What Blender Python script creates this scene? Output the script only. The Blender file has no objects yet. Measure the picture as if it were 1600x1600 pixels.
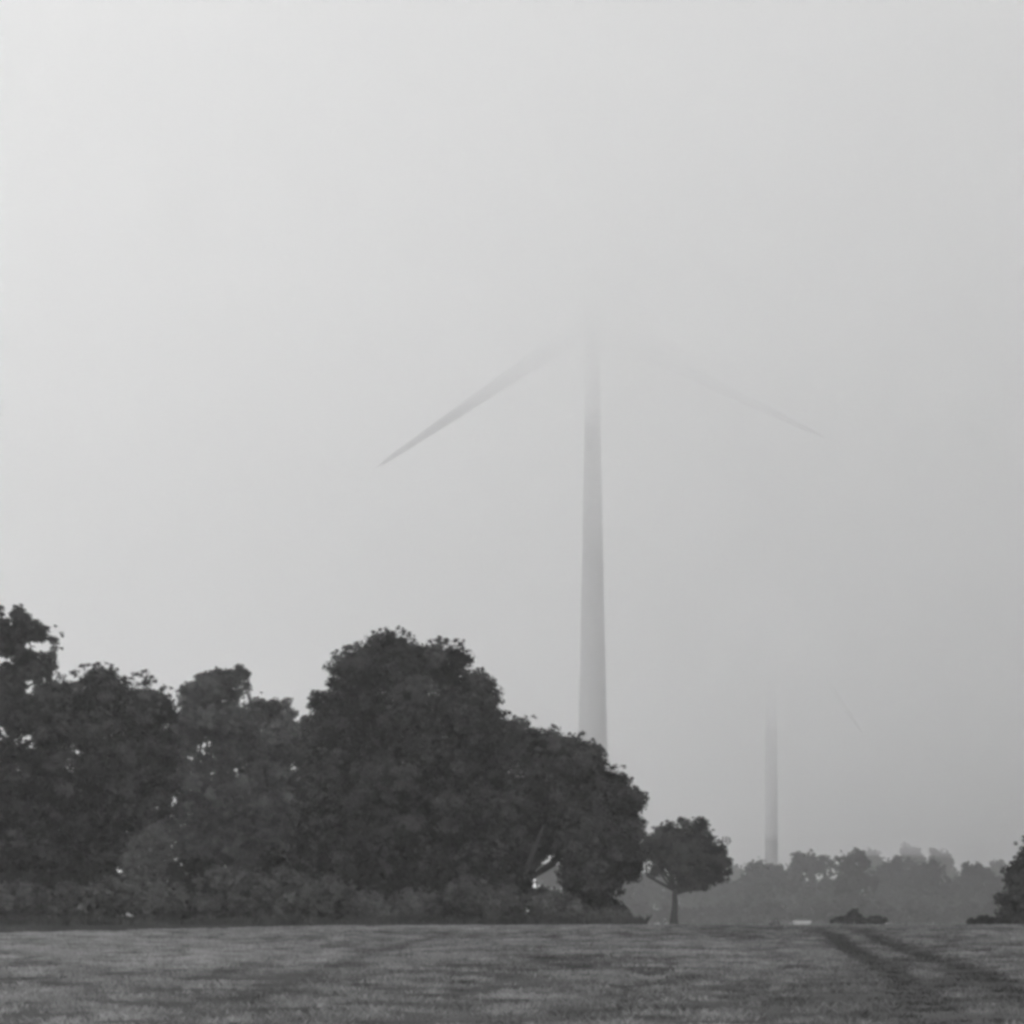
import bpy, math, random
import numpy as np
from mathutils import Vector

R = math.radians
scene = bpy.context.scene
col = scene.collection

# ------------------------------------------------------------------ camera
EYE = 1.7                     # eye height above the field
F = 4537.0                    # focal length in pixels of the 1600 px photograph (about 20 degrees)
HORIZON = 1394.0              # picture row of the eye level
cam_data = bpy.data.cameras.new('camera')
cam = bpy.data.objects.new('camera', cam_data)
col.objects.link(cam)
cam.location = (0, 0, EYE)
cam.rotation_euler = (R(90), 0, 0)
cam_data.sensor_width = 36.0
cam_data.lens = 36.0 * F / 1600.0
cam_data.shift_y = (HORIZON - 800.0) / 1600.0
cam_data.clip_start = 0.5
cam_data.clip_end = 20000
scene.camera = cam
scene.cycles.filter_width = 3.6

# ------------------------------------------------------------------ sky and sun
SUN_EL, SUN_AZ = R(20), R(-30)        # azimuth measured from the view direction (+Y), left is negative
world = bpy.data.worlds.new('World')
scene.world = world
world.use_nodes = True
wn, wl = world.node_tree.nodes, world.node_tree.links
wn.clear()
sky = wn.new('ShaderNodeTexSky')
sky.sky_type = 'NISHITA'
sky.sun_disc = False
sky.sun_elevation = SUN_EL
sky.sun_rotation = SUN_AZ
sky.dust_density = 4.0
sky.air_density = 1.0
bw = wn.new('ShaderNodeRGBToBW')      # the photograph is black and white
bg = wn.new('ShaderNodeBackground')
bg.inputs['Strength'].default_value = 0.14
wo = wn.new('ShaderNodeOutputWorld')
wl.new(sky.outputs['Color'], bw.inputs[0])
wl.new(bw.outputs[0], bg.inputs['Color'])
wl.new(bg.outputs[0], wo.inputs['Surface'])

sun_data = bpy.data.lights.new('sun', 'SUN')
sun_data.energy = 1.5
sun_data.angle = R(14)
sun_data.color = (1, 1, 1)
sun = bpy.data.objects.new('sun', sun_data)
col.objects.link(sun)
sun_dir = Vector((math.sin(SUN_AZ) * math.cos(SUN_EL), math.cos(SUN_AZ) * math.cos(SUN_EL), math.sin(SUN_EL)))
sun.rotation_euler = sun_dir.to_track_quat('Z', 'Y').to_euler()
sun.location = sun_dir * 900

scene.view_settings.view_transform = 'Standard'
scene.view_settings.look = 'None'
scene.view_settings.exposure = 3.1
scene.view_settings.gamma = 1.0
scene.cycles.volume_bounces = 8
scene.cycles.max_bounces = 12
scene.cycles.diffuse_bounces = 3
scene.cycles.transmission_bounces = 4
scene.cycles.use_denoising = True

# ------------------------------------------------------------------ helpers
def rng(seed):
    return np.random.default_rng(seed)

def at(px, py, D):
    """the world point that stands D metres away at that place of the photograph"""
    return np.array([(px - 800.0) / F * D, D, EYE - (py - HORIZON) / F * D])

def vnoise(x, y, seed=0):
    """smooth value noise in 0..1 (numpy arrays)"""
    xi, yi = np.floor(x), np.floor(y)
    fx, fy = x - xi, y - yi
    fx = fx * fx * (3 - 2 * fx); fy = fy * fy * (3 - 2 * fy)
    def h(a, b):
        v = np.sin(a * 127.1 + b * 311.7 + seed * 74.7) * 43758.5453
        return v - np.floor(v)
    return (h(xi, yi) * (1 - fx) + h(xi + 1, yi) * fx) * (1 - fy) + (h(xi, yi + 1) * (1 - fx) + h(xi + 1, yi + 1) * fx) * fy

def fbm(x, y, seed=0, n=3):
    s, a, t = 0, 0.5, 0
    for k in range(n):
        s = s + a * vnoise(x * 2 ** k + 17.3 * k, y * 2 ** k + 9.1 * k, seed + k); t += a; a *= 0.5
    return s / t

def mesh_object(name, verts, faces, mat, parent=None, tone=None, smooth=False):
    """faces: an (M, k) array or a list of such arrays"""
    if not isinstance(faces, list):
        faces = [faces]
    verts = np.asarray(verts, np.float32)
    me = bpy.data.meshes.new(name)
    me.vertices.add(len(verts)); me.vertices.foreach_set('co', verts.ravel())
    loops = np.concatenate([f.ravel() for f in faces]).astype(np.int32)
    totals = np.concatenate([np.full(len(f), f.shape[1], np.int32) for f in faces])
    starts = np.concatenate([[0], np.cumsum(totals)[:-1]]).astype(np.int32)
    me.loops.add(len(loops)); me.loops.foreach_set('vertex_index', loops)
    me.polygons.add(len(totals)); me.polygons.foreach_set('loop_start', starts)
    me.polygons.foreach_set('loop_total', totals)
    if smooth:
        me.polygons.foreach_set('use_smooth', np.ones(len(totals), bool))
    me.update(calc_edges=True)
    me.validate()
    if tone is not None:
        at_ = me.attributes.new('tone', 'FLOAT', 'POINT')
        at_.data.foreach_set('value', np.asarray(tone, np.float32))
    me.materials.append(mat)
    o = bpy.data.objects.new(name, me)
    col.objects.link(o)
    if parent is not None:
        o.parent = parent
        o.matrix_parent_inverse.identity()
    return o

def tag(o, label=None, cat=None, group=None, kind=None):
    if label: o['label'] = label
    if cat: o['category'] = cat
    if group: o['group'] = group
    if kind: o['kind'] = kind
    return o

def thing(name, loc, label, cat, group=None):
    o = bpy.data.objects.new(name, None)
    o.empty_display_size = 0.5
    o.location = tuple(float(v) for v in loc)
    col.objects.link(o)
    return tag(o, label, cat, group)

def tube(path, radii, n=10, cap=True):
    path = np.asarray(path, float); radii = np.asarray(radii, float)
    V = []
    m = len(path)
    for i in range(m):
        d = path[min(i + 1, m - 1)] - path[max(i - 1, 0)]
        d = d / (np.linalg.norm(d) + 1e-9)
        a = np.cross(d, [0.31, 0.93, 0.17]); a /= np.linalg.norm(a) + 1e-9
        b = np.cross(d, a)
        t = np.arange(n) / n * 2 * np.pi
        V.append(path[i] + radii[i] * (np.cos(t)[:, None] * a + np.sin(t)[:, None] * b))
    V = np.concatenate(V)
    Q = []
    for i in range(m - 1):
        for k in range(n):
            Q.append((i * n + k, i * n + (k + 1) % n, (i + 1) * n + (k + 1) % n, (i + 1) * n + k))
    Q = np.array(Q)
    V = np.vstack([V, path[-1] + (path[-1] - path[-2]) * 0.02, path[0]])
    e = len(V) - 2
    T = [((m - 1) * n + k, (m - 1) * n + (k + 1) % n, e) for k in range(n)]
    T += [((k + 1) % n, k, e + 1) for k in range(n)]
    return V, Q, np.array(T)

class Mix:
    """collects shapes into one mesh"""
    def __init__(self): self.v, self.q, self.t, self.n = [], [], [], 0
    def add(self, V, Q=None, T=None):
        self.v.append(V)
        if Q is not None and len(Q): self.q.append(np.asarray(Q) + self.n)
        if T is not None and len(T): self.t.append(np.asarray(T) + self.n)
        self.n += len(V)
    def build(self, name, mat, parent=None, smooth=True):
        f = []
        if self.q: f.append(np.concatenate(self.q))
        if self.t: f.append(np.concatenate(self.t))
        return mesh_object(name, np.concatenate(self.v), f, mat, parent, smooth=smooth)

# ------------------------------------------------------------------ materials
def material(name):
    m = bpy.data.materials.new(name); m.use_nodes = True
    m.node_tree.nodes.clear()
    return m, m.node_tree.nodes, m.node_tree.links

def grey(v): return (v, v, v, 1)

def leaf_material(name, dark, light, translucency=0.12, gloss=0.06):
    m, N, L = material(name)
    a = N.new('ShaderNodeAttribute'); a.attribute_name = 'tone'
    r = N.new('ShaderNodeMix'); r.data_type = 'RGBA'
    r.inputs['A'].default_value = grey(dark); r.inputs['B'].default_value = grey(light)
    p = N.new('ShaderNodeBsdfPrincipled')
    p.inputs['Roughness'].default_value = 0.7
    p.inputs['Specular IOR Level'].default_value = gloss
    t = N.new('ShaderNodeBsdfTranslucent')
    mx = N.new('ShaderNodeMixShader'); mx.inputs[0].default_value = translucency
    o = N.new('ShaderNodeOutputMaterial')
    L.new(a.outputs['Fac'], r.inputs['Factor'])
    L.new(r.outputs['Result'], p.inputs['Base Color']); L.new(r.outputs['Result'], t.inputs['Color'])
    L.new(p.outputs[0], mx.inputs[1]); L.new(t.outputs[0], mx.inputs[2]); L.new(mx.outputs[0], o.inputs['Surface'])
    return m

def noisy_material(name, lo, hi, scale, rough=0.8, stretch=(1, 1, 1), bump=0.0):
    m, N, L = material(name)
    tc = N.new('ShaderNodeTexCoord'); mp = N.new('ShaderNodeMapping'); mp.inputs['Scale'].default_value = stretch
    nz = N.new('ShaderNodeTexNoise'); nz.inputs['Scale'].default_value = scale; nz.inputs['Detail'].default_value = 5
    r = N.new('ShaderNodeMix'); r.data_type = 'RGBA'
    r.inputs['A'].default_value = grey(lo); r.inputs['B'].default_value = grey(hi)
    p = N.new('ShaderNodeBsdfPrincipled'); p.inputs['Roughness'].default_value = rough
    o = N.new('ShaderNodeOutputMaterial')
    L.new(tc.outputs['Object'], mp.inputs[0]); L.new(mp.outputs[0], nz.inputs['Vector'])
    L.new(nz.outputs['Fac'], r.inputs['Factor']); L.new(r.outputs['Result'], p.inputs['Base Color'])
    if bump:
        b = N.new('ShaderNodeBump'); b.inputs['Strength'].default_value = bump
        L.new(nz.outputs['Fac'], b.inputs['Height']); L.new(b.outputs[0], p.inputs['Normal'])
    L.new(p.outputs[0], o.inputs['Surface'])
    return m

def volume_material(name, density, albedo, aniso):
    m, N, L = material(name)
    v = N.new('ShaderNodeVolumePrincipled')
    v.inputs['Color'].default_value = grey(albedo)
    v.inputs['Density'].default_value = density
    v.inputs['Density Attribute'].default_value = ''
    v.inputs['Anisotropy'].default_value = aniso
    o = N.new('ShaderNodeOutputMaterial')
    L.new(v.outputs[0], o.inputs['Volume'])
    return m

M_OAK = leaf_material('oak_leaves', 0.004, 0.066)
M_PALE = leaf_material('pale_leaves', 0.028, 0.12)
M_FAR = leaf_material('far_leaves', 0.018, 0.06)
M_BRAMBLE = leaf_material('bramble_leaves', 0.016, 0.125, 0.08)
M_SHADE_LEAF = leaf_material('shade_leaves', 0.003, 0.026)  # near-black leaf colour standing in for the shadow behind the brambles
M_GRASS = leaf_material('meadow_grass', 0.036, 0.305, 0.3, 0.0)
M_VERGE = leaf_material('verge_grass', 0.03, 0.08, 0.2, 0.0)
M_BARK = noisy_material('bark', 0.018, 0.042, 6, 0.9, (1, 1, 0.2), 0.4)
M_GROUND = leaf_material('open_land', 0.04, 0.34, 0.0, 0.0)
M_TOWER = noisy_material('tower_paint', 0.46, 0.54, 0.15, 0.45, (1, 1, 0.3))
M_BLADE = noisy_material('blade_paint', 0.44, 0.50, 0.3, 0.4)
M_PLASTIC = noisy_material('pale_plastic', 0.42, 0.52, 3, 0.4)
M_STONE = noisy_material('dark_stone', 0.04, 0.09, 5, 0.9, (1, 1, 1), 0.5)

# ------------------------------------------------------------------ ground
TRACKS = [  # centre lines of the tyre ruts: (x, y) from the far end to the near end, depth, strength
    (np.array([(14.6, 146), (13.9, 133), (12.5, 113), (11.2, 99), (9.9, 84.8), (8.6, 68), (7.6, 56.7), (6.7, 47.9), (5.7, 38.4), (5.2, 30)]), 0.95),
    (np.array([(16.6, 146), (15.5, 133), (14.0, 113), (12.4, 95), (10.9, 76.4), (10.1, 65.4), (9.2, 55.9), (8.4, 47.9), (7.5, 38.4), (7.1, 30)]), 0.9),
    (np.array([(-2.2, 125), (-3.3, 101), (-3.9, 80), (-4.1, 62), (-4.2, 50), (-4.4, 38), (-4.5, 30)]), 0.42),
    (np.array([(-4.5, 120), (-5.4, 100), (-6.0, 80), (-6.2, 62), (-6.3, 50), (-6.5, 38), (-6.6, 30)]), 0.22),
]
def track_amount(x, y):
    s = np.zeros_like(x)
    for pts, k in TRACKS:
        cx = np.interp(y, pts[::-1, 1], pts[::-1, 0])
        wob = 0.10 * (vnoise(y * 0.35, y * 0 + k * 9, 4) - 0.5)
        d = np.abs(x - cx - wob)
        w = 0.50 + 0.12 * vnoise(y * 0.3, x * 0 + 3.0 * k, 8)
        f = np.clip(1.25 - d / w, 0, 1)
        f = np.maximum(f * f * (3 - 2 * f), 0.32 * np.exp(-(d / 0.8) ** 2))
        s = np.maximum(s, k * f * ((y > pts[:, 1].min()) & (y < pts[:, 1].max())))
    return s * np.clip((150 - y) / 45, 0.25, 1)

def crest(x):                     # how far away the field's rounded crest runs
    return 149 + 0.0 * x

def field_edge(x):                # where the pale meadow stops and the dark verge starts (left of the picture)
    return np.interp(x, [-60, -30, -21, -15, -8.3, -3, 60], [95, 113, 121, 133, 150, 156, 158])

def gz(x, y):
    x = np.asarray(x, float); y = np.asarray(y, float)
    t = np.maximum(y - 138, 0)
    z = -0.0135 * (np.sqrt(t * t + 64) - 8)
    far = np.clip((y - 950) / 1100, 0, 1)
    z = z + far * far * (3 - 2 * far) * 0.0135 * np.maximum(y - 240, 0)      # the land rises again beyond the distant wood
    near = np.clip((900 - y) / 500, 0, 1)
    z = z + near * (0.16 * (fbm(x / 26, y / 34, 3, 2) - 0.5) * np.clip(y / 60, 0, 1))
    z = z + 0.02 * (fbm(x / 1.7, y / 2.6, 11, 2) - 0.5) * (y < 200)
    z = z - 0.03 * track_amount(x, y)
    return z

ys = np.concatenate([np.arange(-120, 24, 6), np.arange(24, 162, 0.45), np.geomspace(162, 5000, 66)])
xs_in = np.arange(-36, 36.01, 0.3)
xs_out = np.geomspace(36.5, 2600, 40)
xs = np.concatenate([-xs_out[::-1], xs_in, xs_out])
X, Y = np.meshgrid(xs, ys)
Z = gz(X, Y)
nx, ny = len(xs), len(ys)
idx = np.arange(nx * ny).reshape(ny, nx)
faces = np.stack([idx[:-1, :-1], idx[:-1, 1:], idx[1:, 1:], idx[1:, :-1]], -1).reshape(-1, 4)
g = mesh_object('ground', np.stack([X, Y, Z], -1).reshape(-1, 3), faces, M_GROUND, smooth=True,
                tone=(np.clip(np.maximum((np.abs(X) - 34) / 12, np.maximum((Y - 215) / 30, (22 - Y) / 12)), 0, 1) * (0.75 + 0.5 * (fbm(X / 60, Y / 60, 91, 3) - 0.5)) + 0.12 * fbm(X / 1.2, Y / 1.2, 95, 2)).ravel())  # land outside the field made paler to bounce light into the low air
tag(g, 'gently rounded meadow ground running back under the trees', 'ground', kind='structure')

def grass_mesh(name, x, y, h, w, tone, mat, blades, seed, lean=0.5):
    r = rng(seed)
    n = len(x)
    z = gz(x, y) - 0.01
    bx = np.repeat(x, blades) + r.normal(0, 0.06, n * blades)
    by = np.repeat(y, blades) + r.normal(0, 0.06, n * blades)
    bz = np.repeat(z, blades)
    hh = np.repeat(h, blades) * r.uniform(0.5, 1.15, n * blades)
    ww = np.repeat(w, blades) * r.uniform(0.6, 1.3, n * blades)
    a = r.uniform(0, 2 * np.pi, n * blades)
    le = r.uniform(0.1, 1, n * blades) * lean * hh
    b = r.uniform(0, 2 * np.pi, n * blades)
    V = np.zeros((n * blades, 4, 3))
    ca, sa = np.cos(a) * ww, np.sin(a) * ww
    V[:, 0] = np.stack([bx - ca, by - sa, bz], -1)
    V[:, 1] = np.stack([bx + ca, by + sa, bz], -1)
    mx, my = bx + np.cos(b) * le * 0.45, by + np.sin(b) * le * 0.45
    V[:, 2] = np.stack([mx + ca * 0.7, my + sa * 0.7, bz + hh * 0.62], -1)
    V[:, 3] = np.stack([bx + np.cos(b) * le, by + np.sin(b) * le, bz + hh], -1)
    T = np.arange(n * blades)[:, None] * 4
    Q = np.concatenate([T, T + 1, T + 2, T + 3], 1)
    tn = np.repeat(np.clip(np.repeat(tone, blades) + r.normal(0, 0.10, n * blades), 0, 1), 4)
    return mesh_object(name, V.reshape(-1, 3), Q, mat, tone=tn)

def scatter(n, y0, y1, seed, pad=3.0):
    """even over the wedge of field the camera looks at, with room to the sides"""
    r = rng(seed)
    y = np.sqrt(r.uniform(y0 * y0, y1 * y1, n))
    x = r.uniform(-1, 1, n) * (0.19 * y + pad)
    return x, y

gx, gy = scatter(150000, 33, 158, 5)
keep = gy < field_edge(gx) + rng(6).normal(0, 0.35, len(gx))
gx, gy = gx[keep], gy[keep]
tr = track_amount(gx, gy)
patch = fbm(gx / 0.9, gy / 0.9, 21, 2)
broad = fbm(gx / 7.0, gy / 16.0, 31, 2)
hum = np.clip((fbm(gx / 0.75, gy / 0.9, 41, 2) - 0.30) / 0.42, 0, 1)       # hummocks of longer grass
hum = hum * hum * (3 - 2 * hum)
hgt = (0.025 + 0.085 * hum) * (1 - 0.3 * tr)
tone = np.clip(0.37 + 0.95 * (patch - 0.5) + 0.40 * (broad - 0.5) + 0.38 * (hum - 0.5) - 0.10 * np.clip(gx / 9, -1, 1.2), 0, 1) * (1 - tr) - 0.08 * tr
grass = grass_mesh('grass', gx, gy, hgt, np.full(len(gx), 0.010) * (0.6 + gy / 90), tone, M_GRASS, 6, 7, 1.5)
tag(grass, 'pale mown meadow grass covering the field in front of the trees', 'grass', kind='stuff')

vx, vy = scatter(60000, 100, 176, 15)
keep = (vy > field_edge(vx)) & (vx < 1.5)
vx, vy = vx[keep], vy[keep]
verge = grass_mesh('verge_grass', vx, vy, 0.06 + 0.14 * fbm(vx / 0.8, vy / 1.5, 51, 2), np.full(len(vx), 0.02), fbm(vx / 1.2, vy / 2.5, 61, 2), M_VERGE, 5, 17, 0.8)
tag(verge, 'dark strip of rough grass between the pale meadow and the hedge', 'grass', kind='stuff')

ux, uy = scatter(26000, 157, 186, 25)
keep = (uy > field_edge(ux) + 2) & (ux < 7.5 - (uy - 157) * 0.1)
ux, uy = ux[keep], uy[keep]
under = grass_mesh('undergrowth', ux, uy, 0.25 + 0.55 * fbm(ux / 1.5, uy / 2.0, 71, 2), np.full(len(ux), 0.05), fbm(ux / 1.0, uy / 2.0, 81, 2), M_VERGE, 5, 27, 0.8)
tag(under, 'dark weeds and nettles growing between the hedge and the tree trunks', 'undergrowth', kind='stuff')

# ------------------------------------------------------------------ foliage
def leaf_cloud(lobes, D, n_clump, n_leaf, leaf, clump_r, seed, depth=1.0, shell=0.62, flat=0.75, holes=0.0, inner=0.42, bough_tone=0.34):
    """leaf-sized faces in clumps, thickest near the outside of a set of lobes; lobes: (px, py, rx, ry) in photograph pixels at distance D"""
    r = rng(seed)
    k = D / F
    L = np.array([l[:4] for l in lobes], float)
    rx, rz = L[:, 2] * k, L[:, 3] * k
    ry = depth * np.sqrt(rx * rz)
    ctr = np.stack([(L[:, 0] - 800) * k, np.full(len(L), D), EYE - (L[:, 1] - HORIZON) * k], -1)
    area = (rx * rz + rx * ry + ry * rz)
    # boughs, rounded tufts all over the lobes, each carrying its own leaf clumps
    n_b = max(8, int(n_clump / 7.5))
    wb = r.choice(len(L), n_b, p=area / area.sum())
    ub = r.normal(size=(n_b, 3)); ub /= np.linalg.norm(ub, axis=1)[:, None]
    rb = 1.06 - (1.06 - shell) * r.random(n_b) ** 1.4
    rr = np.stack([rx, ry, rz], -1)[wb]
    size = clump_r * r.uniform(1.2, 2.6, n_b)
    size = np.minimum(size, rr.min(1) * 0.6)
    cb = ctr[wb] + ub * (rr * rb[:, None] - 0.75 * size[:, None])
    btone = r.normal(0, bough_tone, n_b)  # bough tones spread wide to imitate light and dark mottling
    which = r.integers(0, n_b, n_clump)
    u = r.normal(size=(n_clump, 3)) + ub[which] * 0.9 + np.array([0, 0, 0.5]); u /= np.linalg.norm(u, axis=1)[:, None]
    c = cb[which] + u * (size[which] * r.uniform(0.55, 1.12, n_clump))[:, None] * np.array([1, 1, 0.8])
    c = c + r.normal(size=c.shape) * (0.16 * size[which])[:, None]
    # loose clumps filling the inside
    n_in = int(n_clump * inner)
    wi = r.choice(len(L), n_in, p=area / area.sum())
    ui = r.normal(size=(n_in, 3)); ui /= np.linalg.norm(ui, axis=1)[:, None]
    c = np.vstack([c, ctr[wi] + ui * np.stack([rx, ry, rz], -1)[wi] * (0.82 * r.random(n_in) ** 0.5)[:, None]])
    u = np.vstack([u, ui]); which = np.concatenate([which, np.zeros(n_in, int)])
    n_clump = n_clump + n_in
    cr = clump_r * r.uniform(0.5, 1.0, n_clump)
    # sprays: small tufts on twigs that stick out of the outline
    n_s = int(n_clump * 0.40)
    pick = r.integers(0, n_b, n_s)
    us = r.normal(size=(n_s, 3)) * 0.6 + ub[pick] + np.array([0, 0, 0.55]); us /= np.linalg.norm(us, axis=1)[:, None]
    cs = cb[pick] + us * (size[pick] * r.uniform(1.0, 1.5, n_s))[:, None]
    c = np.vstack([c, cs]); u = np.vstack([u, us]); which = np.concatenate([which, pick]); cr = np.concatenate([cr, clump_r * r.uniform(0.16, 0.38, n_s)])
    n_leaf_of = np.concatenate([np.full(n_clump, n_leaf), np.full(n_s, max(5, n_leaf // 4))])
    if holes > 0:
        hn = vnoise(c[:, 0] / (2.6 * clump_r) + 40, c[:, 2] / (2.2 * clump_r) + 40, seed % 50)
        keep = hn > holes
        c, cr, u, which, n_leaf_of = c[keep], cr[keep], u[keep], which[keep], n_leaf_of[keep]
    n = len(c)
    ctone = np.clip(r.normal(0.45, 0.14, n) + btone[which], 0, 1)
    p = np.repeat(c, n_leaf_of, 0)
    q = r.normal(size=(len(p), 3))
    q *= (r.random(len(p)) ** 0.5 / (np.linalg.norm(q, axis=1) + 1e-9))[:, None]
    q *= np.repeat(cr, n_leaf_of)[:, None] * np.array([1, 1, flat])
    p = p + q
    # leaf frame: normals lean up and outwards
    nrm = r.normal(size=(len(p), 3)) * 0.42 + np.repeat(u, n_leaf_of, 0) * 0.95 + np.array([0, 0, 0.25])
    nrm /= np.linalg.norm(nrm, axis=1)[:, None]
    t = np.cross(nrm, r.normal(size=(len(p), 3))); t /= np.linalg.norm(t, axis=1)[:, None] + 1e-9
    b = np.cross(nrm, t)
    ln = (leaf * r.uniform(0.6, 1.35, len(p)))[:, None]
    wd = ln * r.uniform(0.32, 0.5, len(p))[:, None]
    V = np.zeros((len(p), 4, 3))
    V[:, 0] = p - t * ln * 0.5
    V[:, 1] = p + b * wd - t * ln * 0.05 + nrm * ln * 0.10
    V[:, 2] = p + t * ln * 0.5 - nrm * ln * 0.06
    V[:, 3] = p - b * wd - t * ln * 0.05 + nrm * ln * 0.10
    tone = np.repeat(np.clip(np.repeat(ctone, n_leaf_of) + r.normal(0, 0.12, len(p)), 0, 1), 4)
    Q = np.arange(len(p) * 4).reshape(-1, 4)
    return V.reshape(-1, 3), Q, tone, ctr, np.stack([rx, ry, rz], -1)

def make_tree(name, lobes, D, trunk_px, label, cat='tree', group=None, mat=None, seed=1, n_clump=700, n_leaf=64, leaf=0.18, clump=0.58,
              trunk_r=0.38, depth=1.0, fork=None, shell=0.62, holes=0.0, lean=0.0, body='crown', wood='trunk'):
    bx = (trunk_px - 800) / F * D
    base = np.array([bx, D, float(gz(np.array([bx]), np.array([D]))[0]) - 0.05])
    t = thing(name, base, label, cat, group)
    V, Q, tone, ctr, rad = leaf_cloud(lobes, D, n_clump, n_leaf, leaf, clump, seed, depth, shell, holes=holes)
    V = V[:, :] - base
    V[:, 2] = np.maximum(V[:, 2], 0.02)
    mesh_object(body, V, Q, mat or M_OAK, t, tone=tone)
    r = rng(seed + 500)
    m = Mix()
    top = ctr[:, 2].max() - base[2]
    low = (ctr[:, 2] - rad[:, 2]).min() - base[2]
    fk = fork if fork is not None else max(low * 0.9, top * 0.22)
    fork_p = np.array([lean, 0, fk])
    steps = 6
    path = [np.array([lean * (i / steps) ** 1.5, 0, fk * i / steps]) + (r.normal(0, trunk_r * 0.16, 3) * [1, 1, 0] if 0 < i else 0) for i in range(steps + 1)]
    rr = [trunk_r * (1.45 if i == 0 else 1.12 if i == 1 else 1.0 - 0.06 * i) for i in range(steps + 1)]
    m.add(*tube(path, rr, 12))
    for i in range(len(ctr)):
        c = ctr[i] - base
        if c[2] < fk * 0.9 + 0.2: continue
        start = path[-1] * (1 - 0.12 * r.random())
        mid = start * 0.5 + c * 0.5 + r.normal(0, 0.12 * np.linalg.norm(c - start), 3) * [1, 1, 0.4]
        k = trunk_r * r.uniform(0.32, 0.55)
        m.add(*tube([start, start * 0.7 + mid * 0.3, mid, mid * 0.5 + c * 0.5, c], [k, k * 0.85, k * 0.65, k * 0.45, k * 0.25], 7))
        for _ in range(3):
            d = r.normal(size=3); d /= np.linalg.norm(d)
            e = c + d * rad[i] * 0.6
            m.add(*tube([c, c * 0.5 + e * 0.5 + r.normal(0, 0.15, 3), e], [k * 0.25, k * 0.17, k * 0.06], 5))
    m.build(wood, M_BARK, t)
    return t

def make_bush(name, lobes, D, label, cat='bush', group=None, mat=None, seed=1, n_clump=160, n_leaf=46, leaf=0.11, clump=0.24, depth=1.1, holes=0.0, shell=0.7):
    cx = np.mean([l[0] for l in lobes])
    bx = (cx - 800) / F * D
    base = np.array([bx, D, float(gz(np.array([bx]), np.array([D]))[0]) - 0.03])
    t = thing(name, base, label, cat, group)
    V, Q, tone, ctr, rad = leaf_cloud(lobes, D, n_clump, n_leaf, leaf, clump, seed, depth, shell, holes=holes, bough_tone=0.14)
    V = V - base
    V[:, 2] = np.maximum(V[:, 2], 0.01)
    mesh_object('foliage', V, Q, mat or M_BRAMBLE, t, tone=tone)
    r = rng(seed + 900)
    m = Mix()
    for i in range(len(ctr)):
        c = ctr[i] - base
        for _ in range(4):
            d = r.normal(size=3); d[2] = abs(d[2]); d /= np.linalg.norm(d)
            e = np.array([c[0], c[1], max(c[2], 0.1)]) + d * rad[i] * 0.85
            s = np.array([c[0] * 0.6, c[1], 0]) + r.normal(0, 0.15, 3) * [1, 1, 0]
            m.add(*tube([s, s * 0.5 + e * 0.5 + r.normal(0, 0.08, 3) * [1, 1, 0], e], [0.03, 0.022, 0.008], 5))
    m.build('stem', M_BARK, t)
    return t

NEAR_G = 'big trees along the edge of the meadow'
make_tree('tree', [(-30, 1005, 88, 58), (-75, 1075, 115, 85), (38, 1035, 42, 50), (-25, 1110, 80, 60), (60, 1062, 34, 26), (20, 1085, 55, 45), (48, 1010, 40, 44), (0, 975, 50, 36)], 196, -45,
          'tallest tree, cut off by the picture edge, with pale sky gaps through its crown', group=NEAR_G, seed=11, n_clump=1900, holes=0.34, leaf=0.19, clump=0.42, trunk_r=0.45)
make_tree('tree', [(70, 1108, 72, 52), (150, 1103, 66, 50), (222, 1108, 52, 45), (55, 1220, 110, 110), (180, 1215, 88, 100), (250, 1120, 28, 40), (235, 1190, 50, 55), (100, 1330, 100, 90), (20, 1330, 110, 95), (215, 1250, 55, 42), (160, 1300, 50, 60)], 168, 110,
          'dark broad tree below the tallest crown, its foliage reaching down to the hedge', group=NEAR_G, seed=12, n_clump=2800, trunk_r=0.5)
make_tree('tree', [(330, 1080, 40, 30), (352, 1060, 16, 16), (377, 1052, 11, 11), (386, 1070, 9, 10), (362, 1078, 20, 16), (335, 1058, 14, 12), (305, 1090, 24, 28), (350, 1135, 85, 48), (428, 1112, 34, 24), (420, 1160, 70, 52), (360, 1230, 105, 75), (310, 1285, 55, 60), (420, 1270, 85, 80), (480, 1190, 42, 70), (370, 1330, 110, 45), (292, 1150, 32, 40), (480, 1320, 60, 60), (270, 1210, 40, 50), (500, 1375, 50, 40)], 206, 370,
          'paler tree with a ragged double top standing back between two dark trees', group=NEAR_G, mat=M_PALE, seed=13, n_clump=3600, clump=0.46, holes=0.08, trunk_r=0.42)
make_tree('tree', [(620, 1035, 76, 44), (568, 1055, 52, 42), (690, 1050, 56, 42), (530, 1105, 54, 46), (738, 1095, 46, 48), (635, 1120, 125, 80), (762, 1135, 34, 48), (518, 1165, 46, 58), (620, 1230, 150, 90), (735, 1200, 58, 80), (560, 1300, 105, 80), (680, 1310, 115, 80), (620, 1370, 105, 50), (520, 1255, 60, 70)], 171, 625,
          'biggest domed tree in the middle of the row, dark and dense', group=NEAR_G, seed=14, n_clump=3900, trunk_r=0.55)
make_tree('tree', [(838, 1178, 62, 44), (800, 1165, 42, 40), (898, 1206, 52, 46), (865, 1255, 110, 66), (948, 1240, 42, 42), (968, 1278, 36, 48), (815, 1300, 45, 50), (900, 1305, 90, 40), (814, 1368, 18, 40), (775, 1285, 45, 55), (765, 1350, 45, 40)], 167, 815,
          'sloping rounded tree near the end of the dark row, hiding the big turbine foot', group=NEAR_G, seed=15, n_clump=2300, fork=2.6, trunk_r=0.45)
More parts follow.
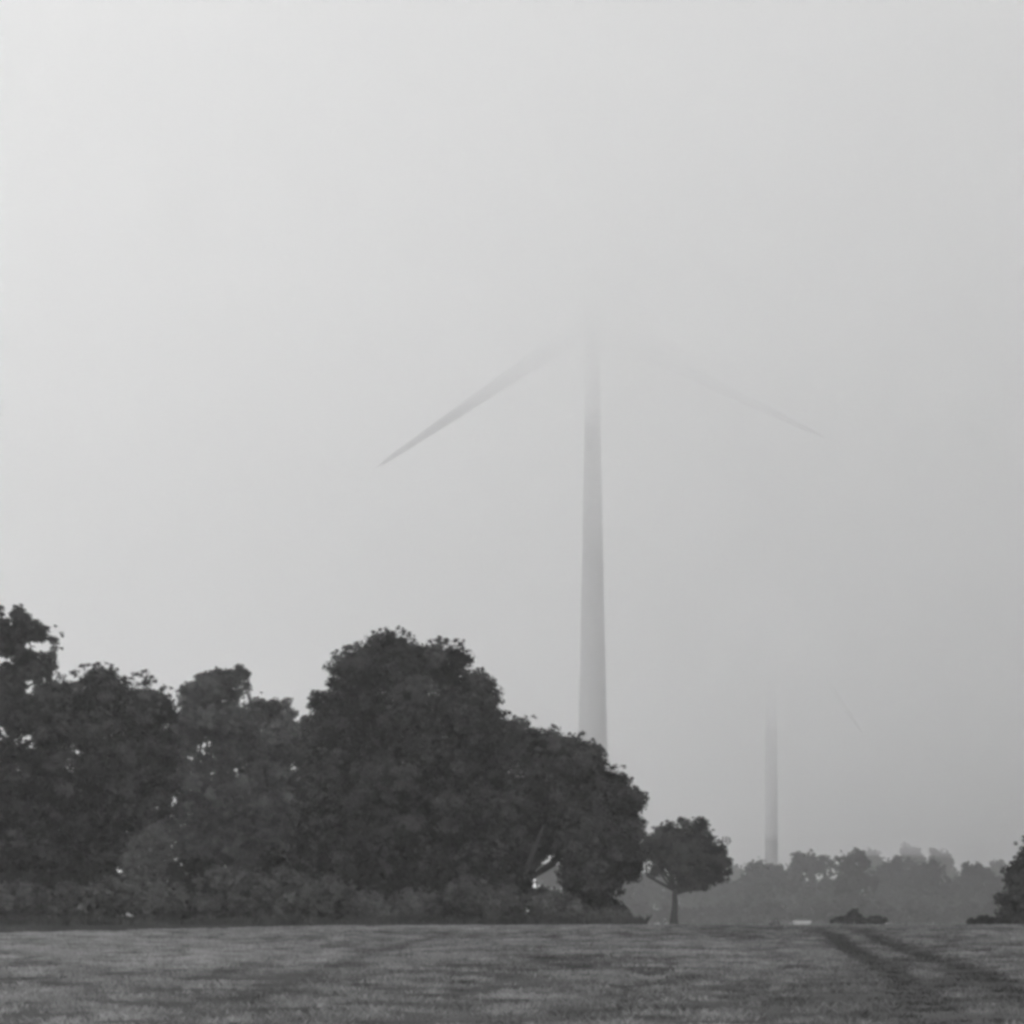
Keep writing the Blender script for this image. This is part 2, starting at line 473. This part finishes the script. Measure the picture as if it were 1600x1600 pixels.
make_tree('tree', [(928, 1320, 58, 55), (968, 1330, 32, 52), (922, 1385, 40, 42), (935, 1352, 50, 40), (928, 1425, 42, 24)], 165, 922,
          'low ivy clad tree closing the dark row, bushy down to the ground', group=NEAR_G, seed=16, n_clump=900, fork=1.5, trunk_r=0.3)
make_tree('tree', [(1070, 1313, 50, 30), (1040, 1320, 32, 26), (1103, 1325, 30, 36), (1122, 1352, 20, 20), (1062, 1350, 44, 28), (1106, 1372, 26, 18), (1072, 1376, 24, 14), (1135, 1347, 8, 8), (1044, 1405, 5, 4), (1118, 1343, 26, 28), (1129, 1366, 16, 14), (1012, 1326, 13, 14), (1022, 1322, 22, 20), (1030, 1338, 26, 18), (1092, 1294, 16, 14), (1046, 1300, 18, 14), (1008, 1345, 14, 12), (1138, 1360, 12, 10), (1095, 1385, 16, 10)], 242, 1053,
          'small lone tree with a rounded crown on a bare leaning trunk', seed=17, n_clump=760, n_leaf=60, fork=3.3, lean=0.15, trunk_r=0.33, clump=0.55)
make_tree('tree', [(1618, 1374, 40, 34), (1600, 1390, 32, 36), (1644, 1362, 50, 55), (1568, 1406, 11, 10), (1606, 1425, 36, 22), (1650, 1420, 60, 30)], 172, 1630,
          'dark bushy tree cut off by the picture edge at the far end of the meadow', seed=18, n_clump=900, trunk_r=0.25, fork=1.4)

BUSH_G = 'bramble bushes at the foot of the dark trees'
for i, (lobes, lab) in enumerate([
    ([(30, 1415, 70, 34), (-30, 1405, 60, 40)], 'darkest bramble clump at the picture edge under the dark broad tree'),
    ([(130, 1412, 50, 34), (200, 1402, 50, 38), (250, 1410, 45, 34)], 'long low bramble hedge below the pale gap between two trees'),
    ([(350, 1392, 44, 36), (395, 1398, 45, 38), (330, 1420, 45, 26)], 'tall pale topped bramble mound under the paler tree'),
    ([(455, 1394, 50, 36), (500, 1404, 50, 38), (440, 1420, 55, 28)], 'widest sunlit bramble mound sloping towards the biggest domed tree'),
    ([(565, 1420, 40, 28), (600, 1430, 35, 18)], 'low bramble tail at the foot of the sunlit mound'),
    ([(655, 1418, 50, 28), (620, 1430, 30, 16)], 'dark bramble clump under the biggest domed tree'),
    ([(735, 1404, 45, 34), (775, 1412, 45, 32)], 'rounded bramble mound between the biggest tree and the sloping tree'),
    ([(850, 1416, 32, 26), (885, 1424, 30, 22)], 'low bramble under the bright window between two trunks'),
    ([(960, 1434, 26, 13), (930, 1432, 26, 14)], 'last low bramble tapering into the meadow beside the ivy clad tree'),
]):
    make_bush('bramble_bush', lobes, 160 + (i % 3) * 0.8, lab, group=BUSH_G, seed=40 + i, n_clump=520 * len(lobes) // 2 + 160)
SHADE_G = 'added shrubs coloured as the shade between the trunks'
for i, (px, top, half, lab) in enumerate([  # added shrubs; the shadow under the trees is put into their leaf colour
    (25, 1330, 75, 'added shade-coloured shrub at the picture edge behind the darkest bramble clump'),
    (135, 1345, 70, 'added shade-coloured shrub behind the long low bramble hedge'),
    (310, 1350, 62, 'added shade-coloured shrub behind the tall pale topped bramble mound'),
    (430, 1338, 75, 'added shade-coloured shrub behind the widest sunlit bramble mound'),
    (550, 1345, 65, 'added shade-coloured shrub where the sunlit bramble mound slopes down'),
    (660, 1352, 70, 'added shade-coloured shrub under the middle of the biggest domed tree'),
    (765, 1362, 48, 'added shade-coloured shrub behind the rounded bramble mound'),
]):
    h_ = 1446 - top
    make_bush('shade_shrub', [(px, top + 0.4 * h_, half * 0.85, 0.4 * h_), (px - half * 0.4, top + 0.62 * h_, half * 0.6, 0.4 * h_), (px + half * 0.4, top + 0.6 * h_, half * 0.6, 0.42 * h_)], 164.5 + (i % 2) * 1.5, lab, cat='shrub',
              group=SHADE_G, mat=M_SHADE_LEAF, seed=80 + i, n_clump=520, n_leaf=40, leaf=0.22, clump=0.42, depth=0.6)
make_bush('bush', [(1335, 1427, 9, 8), (1331, 1435, 20, 8), (1312, 1439, 18, 5), (1352, 1440, 10, 5)], 158, 'small pointed dark bush on the crest of the meadow', seed=61, n_clump=200, leaf=0.08, clump=0.12, mat=M_PALE)
make_bush('bush', [(1372, 1439, 18, 6), (1358, 1440, 12, 5)], 158.6, 'flat dark bush low on the crest next to the pointed bush', seed=62, n_clump=150, leaf=0.08, clump=0.11, mat=M_PALE)
make_bush('bush', [(1545, 1438, 20, 7), (1525, 1440, 14, 5), (1570, 1438, 20, 8)], 165, 'long low dark bush running out from the dark tree at the picture edge', seed=63, n_clump=200, leaf=0.10, clump=0.13, mat=M_OAK)

FAR_G = 'trees fading in the mist beyond the meadow'
def far_tree(px, top, half, D, label, seed, narrow=1.0, holes=0.0, low=1450):
    r = rng(seed)
    top -= 5; half *= 1.14
    h = low - top
    lobes = [(px, top + 0.30 * h, half * 0.62, 0.30 * h), (px - half * 0.42, top + 0.45 * h, half * 0.55, 0.30 * h), (px + half * 0.45, top + 0.42 * h, half * 0.52, 0.30 * h),
             (px, top + 0.70 * h, half * 0.9, 0.32 * h), (px - half * 0.2, top + 0.16 * h, half * 0.38, 0.15 * h), (px + half * 0.22, top + 0.17 * h, half * 0.36, 0.15 * h)]
    lobes = [(a + r.normal(0, half * 0.06), b + r.normal(0, 0.015 * h), c, d) for a, b, c, d in lobes]
    make_tree('tree', lobes, D, px, label, group=FAR_G, mat=M_FAR, seed=seed, n_clump=620, n_leaf=30, leaf=0.5 * D / 650, clump=0.72 * D / 650, trunk_r=0.4 * D / 650, holes=holes)

for i, a in enumerate([
    (1188, 1351, 38, 961, 'round misty tree right at the foot of the distant turbine tower'),
    (1268, 1331, 54, 946, 'broadest round topped misty tree, beside the distant turbine tower'),
    (1335, 1330, 34, 799, 'darker spiky misty tree with a notch of sky in its top', 1, 0.10),
    (1390, 1353, 36, 976, 'low misty tree behind and beside the spiky one'),
    (1412, 1341, 44, 1064, 'pale broad misty tree in the middle of the distant wood'),
    (1450, 1349, 44, 932, 'grey domed misty tree in front of the palest crowns'),
    (1525, 1354, 34, 976, 'peaked misty tree standing near the dark tree at the picture edge'),
    (1495, 1380, 34, 1006, 'low misty tree in the dip between domed and peaked crowns'),
    (1012, 1362, 46, 976, 'misty tree seen through the gap before the lone tree'),
    (968, 1376, 40, 946, 'low misty tree peeping out past the ivy clad tree'),
    (1095, 1376, 50, 1020, 'low misty tree behind the lone tree crown'),
    (1142, 1382, 36, 990, 'low misty tree between the lone tree and the distant tower'),
    (1572, 1374, 34, 1020, 'misty tree half hidden by the dark tree at the picture edge'),
    (868, 1352, 60, 946, 'misty tree seen only through the window between two trunks'),
    (1362, 1330, 24, 1626, 'faintest small round crown between the spiky tree and pale broad tree'),
    (1424, 1323, 22, 1655, 'highest faint crown far behind the middle of the wood'),
    (1468, 1328, 27, 1597, 'faint wide crown far behind the domed misty tree'),
    (1560, 1350, 24, 1626, 'faint crown far behind, between peaked tree and picture edge'),
    (1240, 1366, 24, 1626, 'faint crown far behind, in the dip beside the distant tower'),
    (1222, 1358, 25, 1008, 'low misty tree hiding the foot of the distant turbine tower'),
    (1305, 1376, 36, 986, 'low misty tree filling the dip between broadest and spiky trees'),
    (1148, 1360, 26, 1655, 'faint crown far behind, just before the round tree at the distant tower'),
]):
    far_tree(*a[:5], seed=100 + i, holes=(a[6] if len(a) > 6 else 0.0))
for i, (px, half, lab) in enumerate([(985, 40, 'misty shrub beyond the last bramble at the dark row'), (1060, 45, 'misty shrub behind the lone tree trunk'), (1135, 45, 'misty shrub right of the lone tree trunk'),
                                  (1205, 45, 'misty shrub below the distant turbine tower, behind the dark lump'), (1275, 45, 'misty shrub behind the pale trough'), (1345, 45, 'misty shrub behind the small pointed bush'),
                                  (1420, 50, 'misty shrub beyond the bare middle of the crest'), (1490, 50, 'misty shrub beyond the crest, short of the long low bush'), (1560, 50, 'misty shrub behind the long low dark bush')]):
    make_bush('shrub', [(px - half * 0.5, 1434, half * 0.6, 20), (px + half * 0.5, 1432, half * 0.6, 22), (px, 1428, half * 0.6, 22)], 800 + (i % 3) * 12, lab, cat='shrub', group='misty shrubs beyond the crest', mat=M_FAR,
              seed=160 + i, n_clump=200, n_leaf=30, leaf=0.5, clump=0.8)
make_tree('tree', [(236, 1282, 34, 30), (230, 1320, 40, 34), (215, 1350, 45, 40), (250, 1355, 40, 40)], 300, 232, 'pale tree seen through the gap under the dark broad tree', mat=M_OAK, seed=140, n_clump=340, n_leaf=50, leaf=0.4, clump=0.7, trunk_r=0.3)

# ------------------------------------------------------------------ wind turbines
def blade_mesh(length):
    """an airfoil lofted along +X, rotor plane XZ, wind along Y"""
    st = [(0.0, 0.062, 1.0), (0.04, 0.062, 1.0), (0.10, 0.085, 0.6), (0.20, 0.105, 0.32), (0.35, 0.088, 0.24), (0.55, 0.066, 0.19), (0.75, 0.048, 0.16), (0.90, 0.032, 0.14), (0.97, 0.019, 0.14), (1.0, 0.006, 0.2)]
    n = 16
    V = []
    for s, chord, thick in st:
        c = chord * length * 0.68
        th = np.arange(n) / n * 2 * np.pi
        zx = np.cos(th) * c * 0.5
        yy = np.sin(th) * c * 0.5 * thick
        tw = R(16 * (1 - s) ** 2)
        off = -0.12 * c
        z = zx * math.cos(tw) - yy * math.sin(tw) + off
        y = zx * math.sin(tw) + yy * math.cos(tw) - 0.03 * length * s * s
        V.append(np.stack([np.full(n, s * length), y, z], -1))
    V = np.concatenate(V)
    Q = [(i * n + k, i * n + (k + 1) % n, (i + 1) * n + (k + 1) % n, (i + 1) * n + k) for i in range(len(st) - 1) for k in range(n)]
    T = [((len(st) - 1) * n, (len(st) - 1) * n + k, (len(st) - 1) * n + k + 1) for k in range(1, n - 1)]
    return V, np.array(Q), np.array(T)

def lathe_y(profile, n=24):
    V = np.concatenate([[(r_ * math.cos(2 * math.pi * k / n), y, r_ * math.sin(2 * math.pi * k / n)) for k in range(n)] for y, r_ in profile])
    Q = [(i * n + k, i * n + (k + 1) % n, (i + 1) * n + (k + 1) % n, (i + 1) * n + k) for i in range(len(profile) - 1) for k in range(n)]
    return V, np.array(Q)

def make_turbine(px, hub_py, D, profile, blade_len, angles, label):
    x = (px - 800) / F * D
    k = D / F
    z0 = float(gz(np.array([x]), np.array([D]))[0])
    hub_z = EYE - (hub_py - HORIZON) * k - z0
    t = thing('wind_turbine', (x, D, z0), label, 'wind turbine', 'wind turbines')
    rows = [(EYE - (py - HORIZON) * k - z0, w * k / 2) for py, w in profile]
    rows = sorted(rows)
    n = 40
    V = np.concatenate([[(rr * math.cos(2 * math.pi * j / n), rr * math.sin(2 * math.pi * j / n), zz) for j in range(n)] for zz, rr in rows])
    Q = np.array([(i * n + j, i * n + (j + 1) % n, (i + 1) * n + (j + 1) % n, (i + 1) * n + j) for i in range(len(rows) - 1) for j in range(n)])
    mesh_object('tower', V, Q, M_TOWER, t, smooth=True)
    s = blade_len / 43.0
    Vn, Qn = lathe_y([(-1.9 * s, 0.01), (-1.9 * s, 1.9 * s), (0.0, 2.6 * s), (3.0 * s, 2.5 * s), (6.0 * s, 1.6 * s), (7.4 * s, 0.5 * s), (7.6 * s, 0.01)])
    mesh_object('nacelle', Vn + [0, 0, hub_z], Qn, M_TOWER, t, smooth=True)
    Vh, Qh = lathe_y([(-5.2 * s, 0.01), (-5.0 * s, 0.7 * s), (-4.2 * s, 1.5 * s), (-3.0 * s, 1.95 * s), (-1.95 * s, 1.95 * s), (-1.95 * s, 0.01)])
    mesh_object('hub', Vh + [0, 0, hub_z], Qh, M_BLADE, t, smooth=True)
    Vb, Qb, Tb = blade_mesh(blade_len)
    for a in angles:
        ca, sa = math.cos(R(a)), math.sin(R(a))
        W = np.stack([Vb[:, 0] * ca - Vb[:, 2] * sa, Vb[:, 1] - 3.3 * s, Vb[:, 0] * sa + Vb[:, 2] * ca + hub_z], -1)
        mesh_object('blade', W, [Qb, Tb], M_BLADE, t, smooth=True)
    return t

make_turbine(926, 511, 490, [(1450, 58), (1300, 52), (1180, 46.5), (1090, 42.5), (1000, 38.6), (900, 34.4), (800, 30.4), (700, 27), (600, 24), (511, 21)], 404 / F * 487, (214, 333.5, 94),
             'big wind turbine behind the dark row, two drooping blades dissolving into low cloud')
make_turbine(1205, 925, 1060, [(1470, 23), (1350, 21), (1200, 20), (1100, 19), (1000, 17), (925, 15)], 262 / F * 1057, (-58, 62, 182),
             'distant smaller wind turbine above the misty trees, its head lost in cloud')

# ------------------------------------------------------------------ small things on the crest
bp = at(1253, 1446, 147)
t = thing('trough', (bp[0], 147, float(gz(np.array([bp[0]]), np.array([147.]))[0]) + 0.02), 'low pale oblong trough lying on the crest of the meadow', 'trough')
m = Mix()
def rounded_ring(hx, hy, z, n=28, p=4.0):
    th = np.arange(n) / n * 2 * np.pi
    c, s_ = np.cos(th), np.sin(th)
    return np.stack([np.sign(c) * np.abs(c) ** (2 / p) * hx, np.sign(s_) * np.abs(s_) ** (2 / p) * hy, np.full(n, z)], -1)
rings = [rounded_ring(0.40, 0.26, 0.0), rounded_ring(0.44, 0.31, 0.17), rounded_ring(0.46, 0.34, 0.19), rounded_ring(0.46, 0.34, 0.23), rounded_ring(0.42, 0.28, 0.23), rounded_ring(0.38, 0.24, 0.08)]
n = 28
Vt = np.concatenate(rings + [np.array([[0, 0, 0.08]])])
Qt = np.array([(i * n + k, i * n + (k + 1) % n, (i + 1) * n + (k + 1) % n, (i + 1) * n + k) for i in range(len(rings) - 1) for k in range(n)])
Tt = np.array([(5 * n + k, 5 * n + (k + 1) % n, len(Vt) - 1) for k in range(n)])
m.add(Vt, Qt, Tt)
m.build('basin', M_PLASTIC, t)

sp = at(1210, 1446, 148)
r = rng(77)
th, ph = np.meshgrid(np.arange(16) / 16 * 2 * np.pi, np.linspace(0.02, np.pi / 2 + 0.5, 9))
rad = 0.22 * (0.8 + 0.5 * vnoise(th * 1.2, ph * 2, 3))
Vs = np.stack([rad * np.cos(th) * np.sin(ph) * 1.1, rad * np.sin(th) * np.sin(ph), rad * np.cos(ph) + 0.12], -1).reshape(-1, 3)
Qs = np.array([(i * 16 + k, i * 16 + (k + 1) % 16, (i + 1) * 16 + (k + 1) % 16, (i + 1) * 16 + k) for i in range(8) for k in range(16)])
o = mesh_object('rock', Vs, Qs, M_STONE, smooth=True)
o.location = (sp[0], 148, float(gz(np.array([sp[0]]), np.array([148.]))[0]))
tag(o, 'small dark lump on the crest of the meadow beside the pale trough', 'rock')

# ------------------------------------------------------------------ air
def box(name, lo, hi, mat):
    x0, y0, z0 = lo; x1, y1, z1 = hi
    V = np.array([(x0, y0, z0), (x1, y0, z0), (x1, y1, z0), (x0, y1, z0), (x0, y0, z1), (x1, y0, z1), (x1, y1, z1), (x0, y1, z1)], float)
    Q = np.array([(3, 2, 1, 0), (4, 5, 6, 7), (0, 1, 5, 4), (1, 2, 6, 5), (2, 3, 7, 6), (3, 0, 4, 7)])
    return mesh_object(name, V, Q, mat)

def fog_layer(name, base, top, density, aniso, label, seed, amp):
    """a layer of low cloud with an uneven underside"""
    xs = np.concatenate([[-2500, -1900], np.linspace(-1500, 1500, 61), [1900, 2500]]); ys = np.concatenate([np.linspace(60, 1500, 60), [1800, 2300, 2800, 3400, 4200, 5000]])
    X, Y = np.meshgrid(xs, ys)
    Zb = np.maximum(base(X, Y), 15) + amp * (fbm(X / 90 + 5, Y / 130, seed, 2) - 0.5)
    ny, nx = X.shape
    N = nx * ny
    V = np.concatenate([np.stack([X, Y, Zb], -1).reshape(-1, 3), np.stack([X, Y, top + np.clip(0.06 * X, -14, 20)], -1).reshape(-1, 3)])
    idx = np.arange(N).reshape(ny, nx)
    q = np.stack([idx[:-1, :-1], idx[1:, :-1], idx[1:, 1:], idx[:-1, 1:]], -1).reshape(-1, 4)
    qt = q[:, ::-1] + N
    ring = np.concatenate([idx[0, :], idx[1:, -1], idx[-1, :-1][::-1], idx[1:-1, 0][::-1]])
    nxt = np.roll(ring, -1)
    side = np.stack([ring, nxt, nxt + N, ring + N], -1)
    o = mesh_object(name, V, [q, qt, side], volume_material(name + '_air', density, 0.995, aniso))
    return tag(o, label, 'low cloud', kind='stuff')

h = box('haze', (-2700, -200, -50), (2700, 5200, 240), volume_material('haze_air', 0.00033, 0.995, 0.35))
tag(h, 'thin grey mist hanging over the whole field', 'haze', kind='stuff')
fog_layer('low_cloud', lambda x, y: 79.8 - 3.8 * np.exp(-((x - 50) / 22) ** 2 - ((y - 475) / 75) ** 2) - 0.003 * (y - 490) - np.clip(0.07 * (x * 490 / np.maximum(y, 200) - 14), -6, 7), 196, 0.025, 0.35, 'low cloud swallowing the turbine rotors', 3, 8)
fog_layer('low_cloud', lambda x, y: 20 + 0 * x, 197, 0.0015, 0.35, 'thin ragged veil under the low cloud', 7, 10)
fog_layer('low_cloud', lambda x, y: 57 + np.clip(0.011 * (y - 490), 0, 7) - np.clip(0.03 * x, -4, 4), 196.5, 0.0042, 0.35, 'soft ragged underside of the low cloud around the tower tops', 9, 8)
